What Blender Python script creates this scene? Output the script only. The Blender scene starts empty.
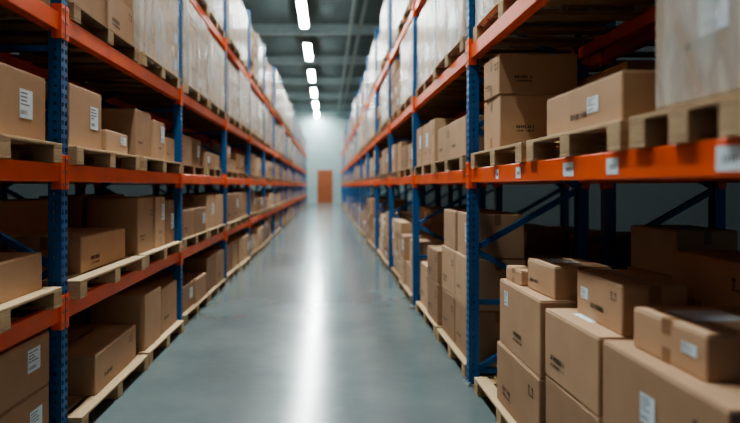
import bpy, math, random
from mathutils import Matrix, Vector
R = random.Random(7)

# ---------------------------------------------------------------- colours
def lin(c):
    c = c/255.0
    return c/12.92 if c <= 0.04045 else ((c+0.055)/1.055)**2.4
def rgb(r, g, b): return (lin(r), lin(g), lin(b), 1.0)

MATS = {}
def newmat(name):
    m = bpy.data.materials.new(name); m.use_nodes = True
    MATS[name] = m
    nt = m.node_tree
    return m, nt, nt.nodes['Principled BSDF']

def simple(name, col, rough=0.5, metal=0.0, var=0.12, scale=6.0, bump=0.0, bscale=60.0, spec=0.5):
    m, nt, b = newmat(name)
    tc = nt.nodes.new('ShaderNodeTexCoord')
    n = nt.nodes.new('ShaderNodeTexNoise'); n.inputs['Scale'].default_value = scale
    n.inputs['Detail'].default_value = 5
    nt.links.new(tc.outputs['Object'], n.inputs['Vector'])
    r = nt.nodes.new('ShaderNodeValToRGB')
    r.color_ramp.elements[0].position = 0.3; r.color_ramp.elements[1].position = 0.7
    r.color_ramp.elements[0].color = tuple(c*(1-var) for c in col[:3])+(1,)
    r.color_ramp.elements[1].color = tuple(min(1, c*(1+var)) for c in col[:3])+(1,)
    nt.links.new(n.outputs['Fac'], r.inputs['Fac'])
    nt.links.new(r.outputs['Color'], b.inputs['Base Color'])
    b.inputs['Roughness'].default_value = rough
    b.inputs['Metallic'].default_value = metal
    b.inputs['Specular IOR Level'].default_value = spec
    if bump > 0:
        n2 = nt.nodes.new('ShaderNodeTexNoise'); n2.inputs['Scale'].default_value = bscale
        nt.links.new(tc.outputs['Object'], n2.inputs['Vector'])
        bp = nt.nodes.new('ShaderNodeBump'); bp.inputs['Strength'].default_value = bump
        bp.inputs['Distance'].default_value = 0.01
        nt.links.new(n2.outputs['Fac'], bp.inputs['Height'])
        nt.links.new(bp.outputs['Normal'], b.inputs['Normal'])
    return m

def tinted(name, dark, light, rough, stretch=(1, 1, 1), scale=8, bump=0.1):
    """colour ramp driven by the per-box 'tint' attribute, broken up with noise"""
    m, nt, b = newmat(name)
    at = nt.nodes.new('ShaderNodeAttribute'); at.attribute_name = 'tint'
    tc = nt.nodes.new('ShaderNodeTexCoord')
    mp = nt.nodes.new('ShaderNodeMapping'); mp.inputs['Scale'].default_value = stretch
    nt.links.new(tc.outputs['Object'], mp.inputs['Vector'])
    n = nt.nodes.new('ShaderNodeTexNoise'); n.inputs['Scale'].default_value = scale
    n.inputs['Detail'].default_value = 6
    nt.links.new(mp.outputs['Vector'], n.inputs['Vector'])
    ma = nt.nodes.new('ShaderNodeMath'); ma.operation = 'MULTIPLY_ADD'
    ma.inputs[1].default_value = 0.35
    nt.links.new(n.outputs['Fac'], ma.inputs[0])
    sub = nt.nodes.new('ShaderNodeMath'); sub.operation = 'SUBTRACT'; sub.inputs[1].default_value = 0.17
    nt.links.new(at.outputs['Fac'], sub.inputs[0])
    nt.links.new(sub.outputs[0], ma.inputs[2])
    r = nt.nodes.new('ShaderNodeValToRGB')
    r.color_ramp.elements[0].color = dark; r.color_ramp.elements[1].color = light
    nt.links.new(ma.outputs[0], r.inputs['Fac'])
    nt.links.new(r.outputs['Color'], b.inputs['Base Color'])
    b.inputs['Roughness'].default_value = rough
    b.inputs['Specular IOR Level'].default_value = 0.3
    bp = nt.nodes.new('ShaderNodeBump'); bp.inputs['Strength'].default_value = bump
    bp.inputs['Distance'].default_value = 0.01
    nt.links.new(n.outputs['Fac'], bp.inputs['Height'])
    nt.links.new(bp.outputs['Normal'], b.inputs['Normal'])
    return m

tinted('cardboard', rgb(134, 100, 76), rgb(208, 172, 140), 0.7, scale=5, bump=0.15)
tinted('pallet_wood', rgb(136, 108, 80), rgb(206, 178, 142), 0.7, stretch=(6, 1.5, 6), scale=9, bump=0.3)
tinted('deck_board', rgb(110, 86, 64), rgb(160, 128, 98), 0.8, stretch=(1.5, 6, 6), scale=9, bump=0.3)
simple('packing_tape', rgb(150, 112, 82), 0.28, var=0.06)
simple('paper_label', rgb(224, 236, 246), 0.5, var=0.02)
simple('printed_ink', rgb(46, 34, 30), 0.7, var=0.1, scale=40)
simple('blue_rack_paint', rgb(28, 92, 148), 0.38, var=0.12, scale=3, bump=0.05)
simple('orange_rack_paint', rgb(234, 94, 44), 0.38, var=0.10, scale=3, bump=0.05)
simple('bare_steel', rgb(150, 152, 152), 0.4, metal=0.8)
simple('ceiling_panel', rgb(92, 106, 108), 0.7, var=0.1)
simple('ceiling_steel', rgb(142, 158, 160), 0.55, var=0.1)
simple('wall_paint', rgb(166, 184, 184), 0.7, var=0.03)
simple('side_wall_shade', rgb(36, 44, 48), 0.8, var=0.05)  # near-black colour stands in for the shade behind the racks
simple('door_wood', rgb(164, 90, 54), 0.5, var=0.12)
simple('lamp_housing', rgb(180, 186, 186), 0.4)

# lamp
m, nt, b = newmat('lamp_diffuser')
b.inputs['Emission Color'].default_value = (0.90, 1.0, 0.98, 1)
b.inputs['Emission Strength'].default_value = 185.0

# stretch film
m, nt, b = newmat('stretch_film')
b.inputs['Base Color'].default_value = rgb(226, 226, 222)
b.inputs['Roughness'].default_value = 0.22
tc = nt.nodes.new('ShaderNodeTexCoord')
mp = nt.nodes.new('ShaderNodeMapping'); mp.inputs['Scale'].default_value = (2.2, 2.2, 0.8)
mp.inputs['Rotation'].default_value = (0.35, 0.3, 0)
n = nt.nodes.new('ShaderNodeTexNoise'); n.inputs['Scale'].default_value = 3.0; n.inputs['Detail'].default_value = 3
n.inputs['Distortion'].default_value = 0.6
nt.links.new(tc.outputs['Object'], mp.inputs['Vector']); nt.links.new(mp.outputs['Vector'], n.inputs['Vector'])
mr = nt.nodes.new('ShaderNodeMapRange')
mr.inputs['From Min'].default_value = 0.35; mr.inputs['From Max'].default_value = 0.75
mr.inputs['To Min'].default_value = 0.22; mr.inputs['To Max'].default_value = 0.68
nt.links.new(n.outputs['Fac'], mr.inputs['Value'])
bp = nt.nodes.new('ShaderNodeBump'); bp.inputs['Strength'].default_value = 0.5; bp.inputs['Distance'].default_value = 0.02
nt.links.new(n.outputs['Fac'], bp.inputs['Height']); nt.links.new(bp.outputs['Normal'], b.inputs['Normal'])
tr = nt.nodes.new('ShaderNodeBsdfTransparent'); mx = nt.nodes.new('ShaderNodeMixShader')
nt.links.new(mr.outputs['Result'], mx.inputs['Fac'])
nt.links.new(tr.outputs[0], mx.inputs[1]); nt.links.new(b.outputs[0], mx.inputs[2])
nt.links.new(mx.outputs[0], nt.nodes['Material Output'].inputs['Surface'])

# polished concrete
m, nt, b = newmat('polished_concrete')
tc = nt.nodes.new('ShaderNodeTexCoord')
n = nt.nodes.new('ShaderNodeTexNoise'); n.inputs['Scale'].default_value = 0.7; n.inputs['Detail'].default_value = 9
n.inputs['Roughness'].default_value = 0.62
nt.links.new(tc.outputs['Object'], n.inputs['Vector'])
r = nt.nodes.new('ShaderNodeValToRGB')
r.color_ramp.elements[0].position = 0.3; r.color_ramp.elements[1].position = 0.72
r.color_ramp.elements[0].color = rgb(90, 100, 102); r.color_ramp.elements[1].color = rgb(114, 125, 126)
nt.links.new(n.outputs['Fac'], r.inputs['Fac']); nt.links.new(r.outputs['Color'], b.inputs['Base Color'])
mr = nt.nodes.new('ShaderNodeMapRange'); mr.inputs['To Min'].default_value = 0.13; mr.inputs['To Max'].default_value = 0.25
nt.links.new(n.outputs['Fac'], mr.inputs['Value']); nt.links.new(mr.outputs['Result'], b.inputs['Roughness'])
b.inputs['Specular IOR Level'].default_value = 0.5

# ---------------------------------------------------------------- mesh builder
class MB:
    def __init__(s): s.v = []; s.f = []; s.m = []; s.t = []; s.names = []
    def mi(s, name):
        if name not in s.names: s.names.append(name)
        return s.names.index(name)
    def add(s, vs, fs, mat, tint=0.5, M=None):
        o = len(s.v)
        if M is not None: vs = [M @ Vector(p) for p in vs]
        s.v += [tuple(p) for p in vs]
        k = s.mi(mat)
        for f in fs:
            s.f.append(tuple(i+o for i in f)); s.m.append(k); s.t.append(tint)
    def obj(s, name, origin=(0, 0, 0), parent=None):
        me = bpy.data.meshes.new(name)
        ox, oy, oz = origin
        me.from_pydata([(a-ox, b-oy, c-oz) for a, b, c in s.v], [], s.f)
        for nme in s.names: me.materials.append(MATS[nme])
        me.polygons.foreach_set('material_index', s.m)
        at = me.attributes.new('tint', 'FLOAT', 'FACE')
        at.data.foreach_set('value', s.t)
        me.update()
        ob = bpy.data.objects.new(name, me); ob.location = origin
        bpy.context.scene.collection.objects.link(ob)
        if parent: ob.parent = parent
        return ob

BF = [(0, 3, 2, 1), (4, 5, 6, 7), (0, 1, 5, 4), (1, 2, 6, 5), (2, 3, 7, 6), (3, 0, 4, 7)]
def box(mb, x0, x1, y0, y1, z0, z1, mat, tint=0.5, M=None):
    if x0 > x1: x0, x1 = x1, x0
    if y0 > y1: y0, y1 = y1, y0
    mb.add([(x0, y0, z0), (x1, y0, z0), (x1, y1, z0), (x0, y1, z0), (x0, y0, z1), (x1, y0, z1), (x1, y1, z1), (x0, y1, z1)], BF, mat, tint, M)

def cham(mb, x0, x1, y0, y1, z0, z1, b, mat, tint=0.5, M=None):
    """bevelled box"""
    if x0 > x1: x0, x1 = x1, x0
    if y0 > y1: y0, y1 = y1, y0
    c = ((x0+x1)/2, (y0+y1)/2, (z0+z1)/2); h = ((x1-x0)/2, (y1-y0)/2, (z1-z0)/2)
    vs = []; idx = {}
    for sx in (-1, 1):
        for sy in (-1, 1):
            for sz in (-1, 1):
                s = (sx, sy, sz)
                for ax in range(3):
                    p = [c[i]+s[i]*(h[i] if i == ax else h[i]-b) for i in range(3)]
                    idx[(s, ax)] = len(vs); vs.append(tuple(p))
    fs = []
    def orient(f, nrm):
        a, b_, c_ = [Vector(vs[i]) for i in f[:3]]
        if (b_-a).cross(c_-a).dot(Vector(nrm)) < 0: f = f[::-1]
        fs.append(tuple(f))
    for ax in range(3):
        u, w = [i for i in range(3) if i != ax]
        for s in (-1, 1):
            f = []
            for a, b_ in ((-1, -1), (1, -1), (1, 1), (-1, 1)):
                k = [0, 0, 0]; k[ax] = s; k[u] = a; k[w] = b_
                f.append(idx[(tuple(k), ax)])
            nn = [0, 0, 0]; nn[ax] = s; orient(f, nn)
        for su in (-1, 1):
            for sw in (-1, 1):
                k1 = [0, 0, 0]; k1[ax] = -1; k1[u] = su; k1[w] = sw; k2 = list(k1); k2[ax] = 1
                k1 = tuple(k1); k2 = tuple(k2)
                nn = [0, 0, 0]; nn[u] = su; nn[w] = sw
                orient([idx[(k1, u)], idx[(k2, u)], idx[(k2, w)], idx[(k1, w)]], nn)
    for sx in (-1, 1):
        for sy in (-1, 1):
            for sz in (-1, 1):
                s = (sx, sy, sz)
                orient([idx[(s, 0)], idx[(s, 1)], idx[(s, 2)]], s)
    mb.add(vs, fs, mat, tint, M)

NRM = {'-X': Vector((-1, 0, 0)), '+X': Vector((1, 0, 0)), '-Y': Vector((0, -1, 0)), '+Y': Vector((0, 1, 0)), '+Z': Vector((0, 0, 1))}
def decal(mb, dims, face, u, v, w, h, mat, off, M, tint=0.5):
    """flat piece stuck on a face of a box whose base-centre is the local origin. u,v centre in metres from face centre"""
    lx, ly, lz = dims
    n = NRM[face]; up = Vector((0, 1, 0)) if face == '+Z' else Vector((0, 0, 1))
    r = up.cross(n)
    c = Vector((0, 0, lz/2)) + Vector((n.x*lx/2, n.y*ly/2, n.z*lz/2)) + n*off + r*u + up*v
    mb.add([c-r*w/2-up*h/2, c+r*w/2-up*h/2, c+r*w/2+up*h/2, c-r*w/2+up*h/2], [(0, 1, 2, 3)], mat, tint, M)

def fdim(dims, face):
    lx, ly, lz = dims
    return (lx, ly) if face == '+Z' else ((ly, lz) if face[1] == 'X' else (lx, lz))

def label(mb, dims, face, u, v, w, h, M, rich=True):
    decal(mb, dims, face, u, v, w, h, 'paper_label', 0.0025, M)
    if rich:
        for k in range(4):
            lw = w*R.uniform(0.3, 0.75)
            decal(mb, dims, face, u-w*0.42+lw/2, v+h*(0.36-0.13*k), lw, h*0.035, 'printed_ink', 0.0035, M)
        x = -w*0.4
        while x < w*0.1:
            bw = w*R.choice([0.02, 0.035])
            decal(mb, dims, face, u+x, v-h*0.3, bw, h*0.14, 'printed_ink', 0.0035, M); x += bw+w*0.045

def stamp(mb, dims, face, u, v, s, M):
    """printed lettering: short ink strokes in lines, like a shipper's mark"""
    rows = R.choice([1, 2, 2])
    for rr in range(rows):
        x = -s; hh = s*(0.32 if rr == 0 else 0.2)
        y = v+s*0.2-rr*s*0.45
        while x < s*0.9:
            gw = hh*R.uniform(0.4, 0.62)
            k = R.random()
            if k < 0.12 and x > -s*0.5: x += gw
            decal(mb, dims, face, u+x, y, gw*0.42, hh, 'printed_ink', 0.002, M)
            decal(mb, dims, face, u+x+gw*0.3, y+R.choice([-0.38, 0, 0.38])*hh, gw*0.6, hh*0.26, 'printed_ink', 0.0021, M)
            if k > 0.3: decal(mb, dims, face, u+x+gw*0.6, y, gw*0.38, hh, 'printed_ink', 0.002, M)
            x += gw+hh*0.26

def icons(mb, dims, face, u, v, s, M):
    """this-way-up arrows over a bar"""
    for dx in (-0.5, 0.5):
        cx = u+dx*s
        decal(mb, dims, face, cx, v, s*0.16, s*0.7, 'printed_ink', 0.002, M)
        decal(mb, dims, face, cx, v+s*0.3, s*0.5, s*0.12, 'printed_ink', 0.0021, M)
        decal(mb, dims, face, cx, v+s*0.42, s*0.26, s*0.12, 'printed_ink', 0.002, M)
    decal(mb, dims, face, u, v-s*0.45, s*1.5, s*0.1, 'printed_ink', 0.002, M)

def carton(mb, x0, x1, y0, y1, z0, z1, rot=0.0, tint=None, aisle='-X', detail=2, lab=None, mark=None, toplab=False, cam_mark=False, labv=None, labu=None, labs=1.0):
    if x0 > x1: x0, x1 = x1, x0
    lx, ly, lz = x1-x0, y1-y0, z1-z0
    if tint is None: tint = R.uniform(0.15, 0.85)
    M = Matrix.Translation(((x0+x1)/2, (y0+y1)/2, z0)) @ Matrix.Rotation(rot, 4, 'Z')
    d = (lx, ly, lz)
    ft = 0.005 if detail >= 2 else 0.0
    cham(mb, -lx/2, lx/2, -ly/2, ly/2, 0, lz-ft, 0.006 if detail >= 2 else 0.01, 'cardboard', tint, M)
    alongY = ly >= lx
    if detail >= 2:  # the two closing flaps
        g = 0.003; i = 0.003
        if alongY:
            cham(mb, -lx/2+i, -g, -ly/2+i, ly/2-i, lz-ft-0.001, lz, 0.0015, 'cardboard', tint+0.03, M)
            cham(mb, g, lx/2-i, -ly/2+i, ly/2-i, lz-ft-0.001, lz, 0.0015, 'cardboard', tint-0.02, M)
        else:
            cham(mb, -lx/2+i, lx/2-i, -ly/2+i, -g, lz-ft-0.001, lz, 0.0015, 'cardboard', tint+0.03, M)
            cham(mb, -lx/2+i, lx/2-i, g, ly/2-i, lz-ft-0.001, lz, 0.0015, 'cardboard', tint-0.02, M)
    tw = 0.05; drop = min(0.09, lz*0.35)
    if detail >= 1:
        if alongY:
            decal(mb, d, '+Z', 0, 0, tw, ly+0.002, 'packing_tape', 0.001, M)
            decal(mb, d, '-Y', 0, lz/2-drop/2, tw, drop, 'packing_tape', 0.001, M)
        else:
            decal(mb, d, '+Z', 0, 0, lx+0.002, tw, 'packing_tape', 0.001, M)
            decal(mb, d, aisle, 0, lz/2-drop/2, tw, drop, 'packing_tape', 0.001, M)
            if detail >= 2: decal(mb, d, aisle, 0, -lz/2+drop/2, tw, drop, 'packing_tape', 0.001, M)
    w, h = fdim(d, aisle)
    if lab is None: lab = R.random() < 0.45
    if lab:
        lw = min(0.13, w*0.35)*labs; lh = min(0.15, h*0.42)*labs
        label(mb, d, aisle, w*(R.choice([-0.26, 0.26, 0.24]) if labu is None else labu), h*(R.uniform(0.0, 0.2) if labv is None else labv), lw, lh, M, detail >= 2)
    if mark is None: mark = detail >= 1 and R.random() < 0.6
    if mark:
        if detail >= 2:
            s = min(0.08, w*0.15)
            stamp(mb, d, aisle, (-0.22 if not lab else 0.0)*w, -h*0.22, s, M)
            if R.random() < 0.6: icons(mb, d, aisle, 0.34*w, h*0.22, min(0.055, h*0.17), M)
        else:
            decal(mb, d, aisle, -0.2*w, -h*0.25, w*0.22, h*0.09, 'printed_ink', 0.002, M)
    if detail >= 2 and (cam_mark or R.random() < 0.4):
        w2, h2 = fdim(d, '-Y')
        stamp(mb, d, '-Y', -w2*0.18, -h2*0.12, min(0.06, w2*0.14), M)
    if toplab:
        label(mb, d, '+Z', -lx*0.08, ly*0.1, min(0.24, lx*0.5), min(0.18, ly*0.45), M, False)

PH = 0.11
def pallet(mb, x0, x1, y0, y1, z, tint=None):
    if x0 > x1: x0, x1 = x1, x0
    t = R.uniform(0.25, 0.7) if tint is None else tint-0.1
    j = lambda: t+R.uniform(-0.18, 0.18)
    bt = 0.016
    bw = 0.1
    ys = [y0+bw/2, (y0+y1)/2, y1-bw/2]; xs = [x0+0.06, (x0+x1)/2, x1-0.06]
    for yc in ys: # bottom runners (front to back)
        cham(mb, x0, x1, yc-bw/2, yc+bw/2, z, z+bt, 0.002, 'pallet_wood', j())
        for xc in xs:
            cham(mb, xc-0.06, xc+0.06, yc-bw/2, yc+bw/2, z+bt, z+PH-2*bt, 0.003, 'pallet_wood', j()-0.1)
        cham(mb, x0, x1, yc-bw/2, yc+bw/2, z+PH-2*bt, z+PH-bt, 0.002, 'pallet_wood', j())
    n = 7; W = (x1-x0); b_ = 0.1
    for k in range(n):  # deck boards
        xc = x0+b_/2+(W-b_)*k/(n-1)
        cham(mb, xc-b_/2, xc+b_/2, y0, y1, z+PH-bt, z+PH, 0.002, 'pallet_wood', j())

# ---------------------------------------------------------------- racks
XL, XR, DEP = 1.53, 1.07, 0.90
LEV_L = [0.82, 1.63, 2.50, 3.70]
LEV_R = [1.63, 2.56, 3.75]
YL = [3.35+2.7*k for k in range(-2, 16)]
YR = [4.37-2.98*2, 4.37-2.98, 4.37]+[4.37+2.8*k for k in range(1, 15)]
BH = 0.105
PW, PD = 0.085, 0.075

def upright(mb, x, y, top, s, holes):
    """C-section upright; the perforated face looks at the aisle (x = outer face), s = direction away from aisle"""
    xa, xb = x, x+s*PD
    th = 0.004
    mat = 'blue_rack_paint'
    if holes:
        cols = [(-PW/2, -0.030), (-0.012, 0.012), (0.030, PW/2)]
        for a, b_ in cols: box(mb, xa, xa+s*th, y+a, y+b_, 0.008, top, mat)
        z = 0.008
        while z < top-0.05:
            for a, b_ in ((-0.030, -0.012), (0.012, 0.030)):
                box(mb, xa, xa+s*th, y+a, y+b_, z, z+0.026, mat)
            z += 0.052
        for yy in (y-PW/2, y+PW/2-th):
            box(mb, xa, xa+s*0.026, yy, yy+th, 0.008, top, mat)
            box(mb, xa+s*0.044, xb, yy, yy+th, 0.008, top, mat)
            z = 0.008
            while z < top-0.05:
                box(mb, xa+s*0.026, xa+s*0.044, yy, yy+th, z, z+0.034, mat); z += 0.052
        box(mb, xa+s*0.030, xa+s*0.032, y-PW/2+th, y+PW/2-th, 0.008, top, mat)
    else:
        box(mb, xa, xa+s*th, y-PW/2, y+PW/2, 0.008, top, mat)
        box(mb, xa+s*th, xb, y-PW/2, y-PW/2+th, 0.008, top, mat)
        box(mb, xa+s*th, xb, y+PW/2-th, y+PW/2, 0.008, top, mat)
    box(mb, x-s*0.02, xb+s*0.02, y-0.075, y+0.075, 0.0, 0.008, 'bare_steel')
    for dy in (-0.06, 0.06):
        box(mb, x-s*0.008, x+s*0.01, y+dy-0.009, y+dy+0.009, 0.008, 0.026, 'bare_steel')

def bar(mb, p, q, w, mat):
    p = Vector(p); q = Vector(q); d = q-p; L = d.length
    M = Matrix.Translation(p) @ d.to_track_quat('Z', 'Y').to_matrix().to_4x4()
    box(mb, -w/2, w/2, -w/2, w/2, 0, L, mat, 0.5, M)

def rack(name, xf, s, ys, levels, top, detail_until, zig0=0.10):
    mb = MB(); xr = xf+s*DEP
    for k, y in enumerate(ys):
        holes = y < detail_until and y > 0
        upright(mb, xf, y, top, s, holes)
        upright(mb, xr, y, top, -s, False)
        a = xf+s*PD*0.6; b_ = xr-s*PD*0.6
        z = zig0; fr = True
        while z+0.46 < top:
            bar(mb, (a if fr else b_, y, z), (b_ if fr else a, y, z+0.46), 0.040, 'blue_rack_paint')
            z += 0.46; fr = not fr
        for z in (zig0, 0.62, 2.3, top-0.1): bar(mb, (a, y, z), (b_, y, z), 0.036, 'blue_rack_paint')
    for k in range(len(ys)-1):
        ya, yb = ys[k]+PW/2+0.002, ys[k+1]-PW/2-0.002
        for lv in levels:
            for x, ss in ((xf, s), (xr, -s)):
                cham(mb, x+ss*0.012, x+ss*0.052, ya, yb, lv-BH, lv, 0.004, 'orange_rack_paint')
                box(mb, x+ss*0.052, x+ss*0.078, ya, yb, lv-BH, lv-0.03, 'orange_rack_paint')
                for yc, sy in ((ys[k], 1), (ys[k+1], -1)):
                    yi = yc+sy*(PW/2+0.001)
                    cham(mb, x-ss*0.005, x+ss*0.055, yi, yi+sy*0.006, lv-0.15, lv+0.05, 0.002, 'orange_rack_paint')
                    cham(mb, x-ss*0.006, x-ss*0.001, yc+sy*0.006, yi+sy*0.006, lv-0.15, lv+0.05, 0.002, 'orange_rack_paint')
                    if ys[k] < 12 and x == xf:
                        for dz in (-0.12, -0.05, 0.02):
                            box(mb, x-ss*0.010, x-ss*0.006, yc+sy*0.018, yc+sy*0.032, lv+dz-0.007, lv+dz+0.007, 'bare_steel')
            n = 9
            for i in range(n):
                yc = ya+0.14+(yb-ya-0.28)*i/(n-1)
                box(mb, xf+s*0.054, xr-s*0.054, yc-0.06, yc+0.06, lv-0.029, lv-0.009, 'deck_board', R.uniform(0.2, 0.9))
    return mb.obj(name)

rack('pallet_rack', -XL, -1, YL, LEV_L, 5.0, 13.0)
rack('pallet_rack', XR, 1, YR, LEV_R, 5.0, 13.0)
rack('pallet_rack', XR+DEP+0.13, 1, YR[:8], LEV_R, 5.0, -1)
rack('pallet_rack', -(XL+DEP+0.13), -1, YL[:8], LEV_L, 5.0, -1)

# beam location cards
mb = MB()
def card(y, w, h, z=1.575):
    box(mb, XR+0.0105, XR+0.0118, y-w/2, y+w/2, z-h/2, z+h/2, 'paper_label')
    for k in range(4):
        box(mb, XR+0.0100, XR+0.0105, y-w*0.3+k*w*0.15, y-w*0.3+k*w*0.15+w*0.05, z-h*0.18, z+h*0.12, 'printed_ink')
for px, w in ((497, .06), (518, .08), (568, .11), (612, .09)):
    card(1.08*575/(px-327), w, 0.062)
card(1.08*575/(728-327), 0.10, 0.07)
mb.obj('beam_location_card')

# ---------------------------------------------------------------- generic loads
def film(mb, x0, x1, y0, y1, z0, z1):
    cham(mb, x0, x1, y0, y1, z0, z1, 0.025, 'stretch_film', 0.5)

def load(mb, xf, s, y0, y1, z, maxh, detail, depth=0.88, wrap=False, fill=None, pal=True):
    if pal:
        pallet(mb, xf, xf+s*(depth+0.04), y0, y1, z); z += PH
    fill = R.uniform(0.65, 1.0) if fill is None else fill
    h = R.uniform(0.22, 0.40)
    h = min(h, maxh*0.95)
    H = maxh*fill
    nl = max(1, round(H/h)); h = min(H/nl, 0.45)
    ny = R.choice([2, 2, 3]); 
    cy = (y1-y0-0.04)/ny; cd = depth/2
    base = R.uniform(0.25, 0.8)
    aisle = '-X' if s > 0 else '+X'
    tall = 0
    for iy in range(ny):
        for idp in range(2):
            n_here = nl if wrap else max(1, nl-R.choice([0, 0, 0, 1, 1, 2]) if idp == 0 else nl-R.choice([0, 0, 1]))
            zz = z
            for l in range(n_here):
                hh = h
                ins = R.uniform(0.0, 0.035) if not wrap else 0.004
                xa = xf+s*(0.02+idp*cd+ins); xb = xf+s*(0.02+(idp+1)*cd-0.012)
                ya = y0+0.02+iy*cy+0.008+ins*0.6; yb = y0+0.02+(iy+1)*cy-0.008
                carton(mb, xa, xb, ya, yb, zz, zz+hh-0.001, 0 if wrap else R.uniform(-.012, .012), base+R.uniform(-.22, .2)+(0.2 if wrap else 0),
                       aisle, detail if idp == 0 else min(detail, 1))
                zz += hh
            tall = max(tall, zz)
    if wrap:
        film(mb, xf+s*0.008, xf+s*(depth+0.03), y0+0.008, y1-0.008, z-0.03, tall+0.008)

def rowfill(xf, s, ya, yb, z, maxh, detail, mode):
    mb = MB()
    g = 0.07
    L = (yb-ya-3*g-0.09)/2
    y = ya+0.045+g
    for k in range(2):
        wr = R.random() < (0.85 if mode == 'up' else 0.75 if mode == 'top' else 0.0)
        a, b_ = y, y+L
        if mode == 'mid' and R.random() < 0.3: b_ = a+L*R.uniform(0.75, 1)
        load(mb, xf+s*R.uniform(-0.03, 0.03), s, a, b_, z, maxh, detail, wrap=wr,
             fill=R.uniform(0.78, 1.0) if mode in ('up', 'top') else R.uniform(0.5, 0.98))
        y += L+g
    mb.obj('palletized_carton_load', (xf+s*0.45, (ya+yb)/2, z))

for k in range(len(YL)-1):
    ya, yb = YL[k], YL[k+1]
    det = 2 if 0.3 < ya < 8 else (1 if ya < 22 else 0)
    hero = k in (1, 2)
    for li, (z, mh, mode) in enumerate(((0.0, 0.56, 'low'), (0.82, 0.56, 'low'), (1.63, 0.60, 'mid'), (2.50, 0.98, 'up'), (3.70, 1.2, 'top'))):
        if hero and li < 3: continue
        rowfill(-XL, -1, ya, yb, z, mh, det, mode)
for k in range(len(YR)-1):
    ya, yb = YR[k], YR[k+1]
    det = 2 if 0.3 < ya < 8 else (1 if ya < 22 else 0)
    for li, (z, mh, mode) in enumerate(((0.0, 1.10, 'low'), (1.63, 0.62, 'mid'), (2.56, 0.95, 'up'), (3.75, 1.1, 'top'))):
        if (k == 1 and li < 2) or (k == 2 and li == 0): continue
        rowfill(XR, 1, ya, yb, z, mh, det, mode)
# rows behind
xb = XR+DEP+0.13
for k in range(1, 6):
    if k > 1: rowfill(xb+0.03, 1, YR[k], YR[k+1], 0.0, 1.0, 0, 'low')
    rowfill(xb+0.03, 1, YR[k], YR[k+1], 1.63, 0.6, 0, 'mid')
xb = XL+DEP+0.13
for k in range(1, 6):
    for z in (0.0, 0.82, 1.63): rowfill(-xb-0.03, -1, YL[k], YL[k+1], z, 0.5, 0, 'mid')

# ---------------------------------------------------------------- hand-placed stock near the camera
def hp(x0, x1, y0, y1, z, tint=None):
    mb = MB(); pallet(mb, x0, x1, y0, y1, z, tint)
    mb.obj('wooden_pallet', ((x0+x1)/2, (y0+y1)/2, z))
def hb(x0, x1, y0, y1, z0, z1, rot=0.0, wrap=False, **kw):
    mb = MB()
    carton(mb, x0, x1, y0, y1, z0, z1-0.001, math.radians(rot), aisle='-X' if x0 > 0 else '+X', detail=2, **kw)
    if wrap: film(mb, min(x0, x1)-0.008, max(x0, x1)+0.008, y0-0.008, y1+0.008, z0+0.001, z1+0.006)
    mb.obj('cardboard_box', ((x0+x1)/2, (y0+y1)/2, z0))

# right, floor level, first bay
hp(1.07, 2.03, 2.99, 4.19, 0, 0.8)
hp(1.07, 2.03, 1.55, 2.93, 0, 0.6)
hb(1.11, 1.60, 3.01, 3.76, .11, .49, 0, lab=False, mark=True)
hb(1.12, 1.60, 3.01, 3.74, .49, .90, -.6, tint=.62, lab=True, labs=.6, labu=-.3, labv=.25, mark=True)
hb(1.16, 1.56, 3.45, 3.72, .90, .99, 1.5, tint=.8, lab=False, mark=False)
hb(1.19, 1.50, 3.03, 3.40, .90, 1.075, 2, tint=.75, lab=False, mark=True, toplab=True)
hb(1.64, 2.02, 3.01, 3.55, .11, .55, 0); hb(1.64, 2.02, 3.01, 3.50, .55, .95, 1)
hb(1.12, 1.60, 2.37, 2.95, .11, .54, 0, tint=.35, lab=True, labs=.7, labu=0.2, mark=True)
hb(1.12, 1.60, 2.38, 2.95, .54, .875, .6, tint=.68, lab=False, mark=True, toplab=True)
hb(1.23, 1.50, 2.38, 2.84, .875, 1.09, -1.5, tint=.6, lab=True, labs=.6, labu=-.3, mark=True, cam_mark=True)
hb(1.11, 1.62, 1.60, 2.34, .11, .48, 0, tint=.45, lab=False)
hb(1.12, 1.62, 1.60, 2.34, .48, .875, 0, tint=.45, lab=True, labs=.7, labu=-.05, labv=.1, mark=True, cam_mark=True)
hb(1.20, 1.63, 1.83, 2.25, .875, 1.03, 1.5, tint=.75, lab=True, labs=.6, labu=.3, mark=False, toplab=True)
hb(1.66, 2.02, 2.22, 2.80, .11, .50); hb(1.66, 2.02, 2.22, 2.80, .50, .87, 0)
hb(1.66, 2.02, 2.22, 2.78, .87, 1.19, -1, tint=.85, mark=True, lab=False)  # paler tint stands in for front light this shaded carton lacks
hb(1.68, 2.02, 1.60, 2.15, .11, .55); hb(1.68, 2.02, 1.60, 2.15, .55, .95, 0, tint=.5)
# back-to-back rack, floor level
hp(2.14, 3.10, 3.05, 4.22, 0, .5); hp(2.14, 3.10, 1.7, 2.9, 0, .5)
for (a, b_) in ((3.08, 3.60), (3.64, 4.18)):
    for x in (2.18, 2.62):
        hb(x, x+.42, a, b_, .11, .50, 0); hb(x, x+.42, a, b_, .50, .92, 0)
hb(2.2, 2.6, 3.64, 4.16, .92, 1.22, 2, tint=.95); hb(2.2, 2.55, 3.10, 3.58, .92, 1.10, -2, tint=.95)
for (a, b_) in ((1.75, 2.28), (2.32, 2.86)):
    for x in (2.18, 2.62): hb(x, x+.42, a, b_, .11, .55, 0); hb(x, x+.42, a, b_, .55, .98, 0)
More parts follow.
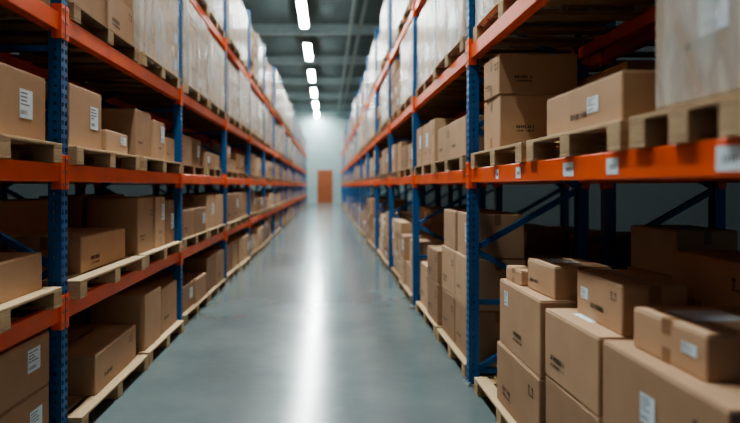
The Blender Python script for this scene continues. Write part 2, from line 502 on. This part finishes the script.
# right, beam level, first bay
hp(1.06, 1.98, 3.14, 4.24, 1.63, .8)
hb(1.13, 1.66, 3.76, 4.14, 1.74, 2.10, 0, tint=.75, lab=False, mark=False)
hb(1.12, 1.64, 3.76, 4.10, 2.10, 2.37, 1, tint=.62, lab=False, mark=True, cam_mark=True)
hb(1.67, 1.96, 3.2, 4.1, 1.74, 2.2, 0, tint=.3)
hp(1.06, 1.98, 2.08, 3.06, 1.63, .85)
hb(1.13, 1.70, 2.20, 2.96, 1.74, 1.945, 0, tint=.6, lab=True, labu=.18, labs=.8, mark=True)
hp(1.06, 1.98, 1.46, 2.02, 1.63, .7)
hb(1.13, 1.72, 1.48, 1.98, 1.74, 2.38, 0, tint=.2, wrap=True, lab=True, labu=.1, labv=-.05, mark=True)
# right, floor, second bay
hp(1.07, 2.03, 4.48, 5.62, 0, .7)
for (a, b_) in ((4.50, 5.02), (5.05, 5.60)):
    hb(1.12, 1.56, a, b_, .11, .52, 0, lab=False); hb(1.12, 1.56, a, b_, .52, .93, .4, mark=True); hb(1.13, 1.55, a, b_-.03, .93, 1.28, -.8)
    hb(1.60, 2.02, a, b_, .11, .52, 0); hb(1.60, 2.02, a, b_, .52, .90, 0)
hp(1.07, 2.03, 5.70, 6.95, 0, .7)
hb(1.10, 1.60, 5.73, 6.30, .11, .52, 0); hb(1.10, 1.58, 5.75, 6.28, .52, .85, 1); hb(1.12, 1.60, 6.34, 6.90, .11, .6, 0)
hb(1.64, 2.02, 5.75, 6.30, .11, .6); hb(1.64, 2.02, 6.34, 6.9, .11, .6)
# left, bay beside the camera (0.65 .. 3.35)
for z in (0, .82, 1.63):
    hp(-1.50, -2.42, 2.10, 3.26, z, .75); hp(-1.50, -2.42, .80, 2.0, z)
hb(-1.57, -2.1, 2.50, 3.21, 1.74, 2.10, 0, tint=.55, lab=True, labu=.2, mark=False)
hb(-1.57, -2.1, .9, 1.6, 1.74, 2.15)
hb(-1.57, -2.1, 2.45, 3.18, .93, 1.135, 1, tint=.7, lab=False, mark=True)
hb(-2.14, -2.40, 2.2, 3.2, .93, 1.36, 0, tint=.3)
hb(-1.57, -2.1, .9, 1.6, .93, 1.3)
hb(-1.56, -2.1, 2.55, 3.23, .11, .40, 0, tint=.4, lab=True, labu=.28, labv=-.02, mark=False)
hb(-1.56, -2.1, 2.57, 3.23, .40, .69, -.5, tint=.5, lab=True, labu=.24, labv=.12, mark=False)
hb(-1.56, -2.1, .9, 1.6, .11, .6)
# left, next bay (3.35 .. 6.05)
hp(-1.50, -2.42, 3.45, 4.62, 1.63, .8); hp(-1.50, -2.42, 4.70, 5.96, 1.63, .7)
hb(-1.56, -2.0, 3.48, 3.98, 1.74, 2.13, 0, tint=.62, lab=True, mark=False)
hb(-1.56, -1.95, 4.04, 4.52, 1.74, 1.90, 2, tint=.7, lab=True, mark=False)
hb(-2.0, -2.40, 4.02, 4.50, 1.74, 2.15, 0, tint=.5)
hb(-1.57, -2.0, 4.72, 5.14, 1.74, 2.14, 0, tint=.5, lab=False)
hb(-1.56, -2.0, 5.19, 5.54, 1.74, 2.10, 1, tint=.7, lab=True); hb(-1.57, -2.0, 5.59, 5.92, 1.74, 1.98, 0, tint=.6)
hb(-2.03, -2.40, 4.75, 5.4, 1.74, 2.18, 0)
hp(-1.48, -2.42, 3.45, 4.70, .82, .8); hp(-1.50, -2.42, 4.76, 5.96, .82, .8)
hb(-1.60, -2.08, 3.72, 4.58, .93, 1.17, 1, tint=.72, lab=False, mark=True)
hb(-2.12, -2.40, 3.55, 4.6, .93, 1.40, 0, tint=.45)
hb(-1.57, -2.0, 4.78, 5.20, .93, 1.40, 0, tint=.5); hb(-1.56, -2.0, 5.24, 5.54, .93, 1.40, 0, tint=.7, lab=True); hb(-1.57, -2.0, 5.58, 5.92, .93, 1.36, 1)
hb(-2.04, -2.40, 4.78, 5.8, .93, 1.42, 0, tint=.4)
hp(-1.47, -2.42, 3.45, 4.74, 0, .7); hp(-1.48, -2.42, 4.80, 5.96, 0, .8)
hb(-1.54, -2.1, 3.80, 4.66, .11, .38, 1.2, tint=.55, lab=False, mark=True)
hb(-2.14, -2.40, 3.6, 4.66, .11, .60, 0, tint=.4)
hb(-1.53, -2.0, 4.84, 5.30, .11, .58, 0, tint=.62, lab=False, mark=False)
hb(-1.54, -2.0, 5.36, 5.9, .11, .54, 0, tint=.5)
hb(-2.04, -2.40, 4.85, 5.8, .11, .58, 0, tint=.3)

# ---------------------------------------------------------------- building shell
Y0, Y1, XW, ZC = -3.2, 50.0, 7.5, 8.0
mb = MB(); box(mb, -XW, XW, Y0, Y1, -0.1, 0, 'polished_concrete'); mb.obj('floor')
mb = MB(); box(mb, -XW, XW, Y0, Y1, ZC, ZC+0.1, 'ceiling_panel')
y = Y0
while y < Y1-0.3:
    box(mb, -XW, XW, y, y+0.16, ZC-0.05, ZC, 'ceiling_panel'); y += 0.42
mb.obj('ceiling')
mb = MB(); box(mb, -XW, XW, Y1, Y1+0.2, 0, ZC, 'wall_paint'); mb.obj('wall_back')
mb = MB(); box(mb, -XW-0.2, -XW, Y0, Y1, 0, ZC, 'side_wall_shade'); mb.obj('wall_left')
mb = MB(); box(mb, XW, XW+0.2, Y0, Y1, 0, ZC, 'side_wall_shade'); mb.obj('wall_right')
# roof girders (I-sections) with the service trays slung beneath
mb = MB()
y = 6.2
while y < Y1:
    box(mb, -XW+.01, XW-.01, y-0.1, y+0.1, ZC-0.44, ZC-0.42, 'ceiling_steel')
    box(mb, -XW+.01, XW-.01, y-0.01, y+0.01, ZC-0.42, ZC-0.08, 'ceiling_steel')
    box(mb, -XW+.01, XW-.01, y-0.1, y+0.1, ZC-0.08, ZC-0.05, 'ceiling_steel')
    y += 5.6
for x in (-3.2, 0.9, 1.25, 3.6): box(mb, x-0.05, x+0.05, Y0+.1, Y1-.1, ZC-0.56, ZC-0.44, 'ceiling_steel')
mb.obj('roof_girder')
# door
mb = MB()
dx0, dx1, dh = -0.85, 0.5, 2.9
box(mb, dx0, dx1, Y1-0.05, Y1-0.005, 0.01, dh, 'door_wood')
for a, b_ in ((.15, 1.25), (1.45, 2.75)):
    for c, d in ((dx0+.12, -.22), (-.13, dx1-.12)):
        box(mb, c, d, Y1-0.07, Y1-0.05, a, b_, 'door_wood')
box(mb, dx1-.14, dx1-.06, Y1-0.12, Y1-0.07, 1.25, 1.29, 'bare_steel')
mb.obj('door_1')
mb = MB()
for a, b_ in ((dx0-.1, dx0), (dx1, dx1+.1)): box(mb, a, b_, Y1-0.06, Y1-0.002, 0, dh+.1, 'lamp_housing')
box(mb, dx0, dx1, Y1-0.06, Y1-0.002, dh, dh+.1, 'lamp_housing')
mb.obj('trim_1')
# linear pendant lamps
for k in range(-3, 6):
    yc = 20.2+5.6*k
    mb = MB(); xc = -0.84
    ya, yb = yc-1.5, yc+1.5
    mb.add([(xc-.14, ya, 7.5), (xc+.14, ya, 7.5), (xc+.14, yb, 7.5), (xc-.14, yb, 7.5),
            (xc-.05, ya, 7.6), (xc+.05, ya, 7.6), (xc+.05, yb, 7.6), (xc-.05, yb, 7.6)], BF[1:], 'lamp_housing')
    box(mb, xc-.12, xc+.12, ya+.02, yb-.02, 7.47, 7.499, 'lamp_diffuser')
    for yy in (ya+.4, yb-.4): box(mb, xc-.008, xc+.008, yy-.008, yy+.008, 7.6, 7.96, 'bare_steel')
    mb.obj('linear_pendant_lamp', (xc, yc, 7.5))

# ---------------------------------------------------------------- world + camera
w = bpy.data.worlds.new('world'); bpy.context.scene.world = w; w.use_nodes = True
bg = w.node_tree.nodes['Background']
bg.inputs['Color'].default_value = (0.72, 0.93, 1.0, 1); bg.inputs['Strength'].default_value = 0.26  # ambient fill added, enters through the open end behind the camera
try:
    bpy.context.scene.view_settings.view_transform = 'AgX'
    bpy.context.scene.view_settings.look = 'AgX - Medium High Contrast'
except Exception as e: print(e)

cam = bpy.data.cameras.new('camera'); co = bpy.data.objects.new('camera', cam)
bpy.context.scene.collection.objects.link(co)
co.location = (0, 0, 1.5); co.rotation_euler = (math.radians(90), 0, 0)
cam.sensor_width = 36; cam.lens = 575/740*36
cam.shift_x = 43/740; cam.shift_y = -25.5/740
cam.clip_start = 0.05; cam.clip_end = 200
cam.dof.use_dof = True; cam.dof.focus_distance = 3.7; cam.dof.aperture_fstop = 0.9
bpy.context.scene.camera = co
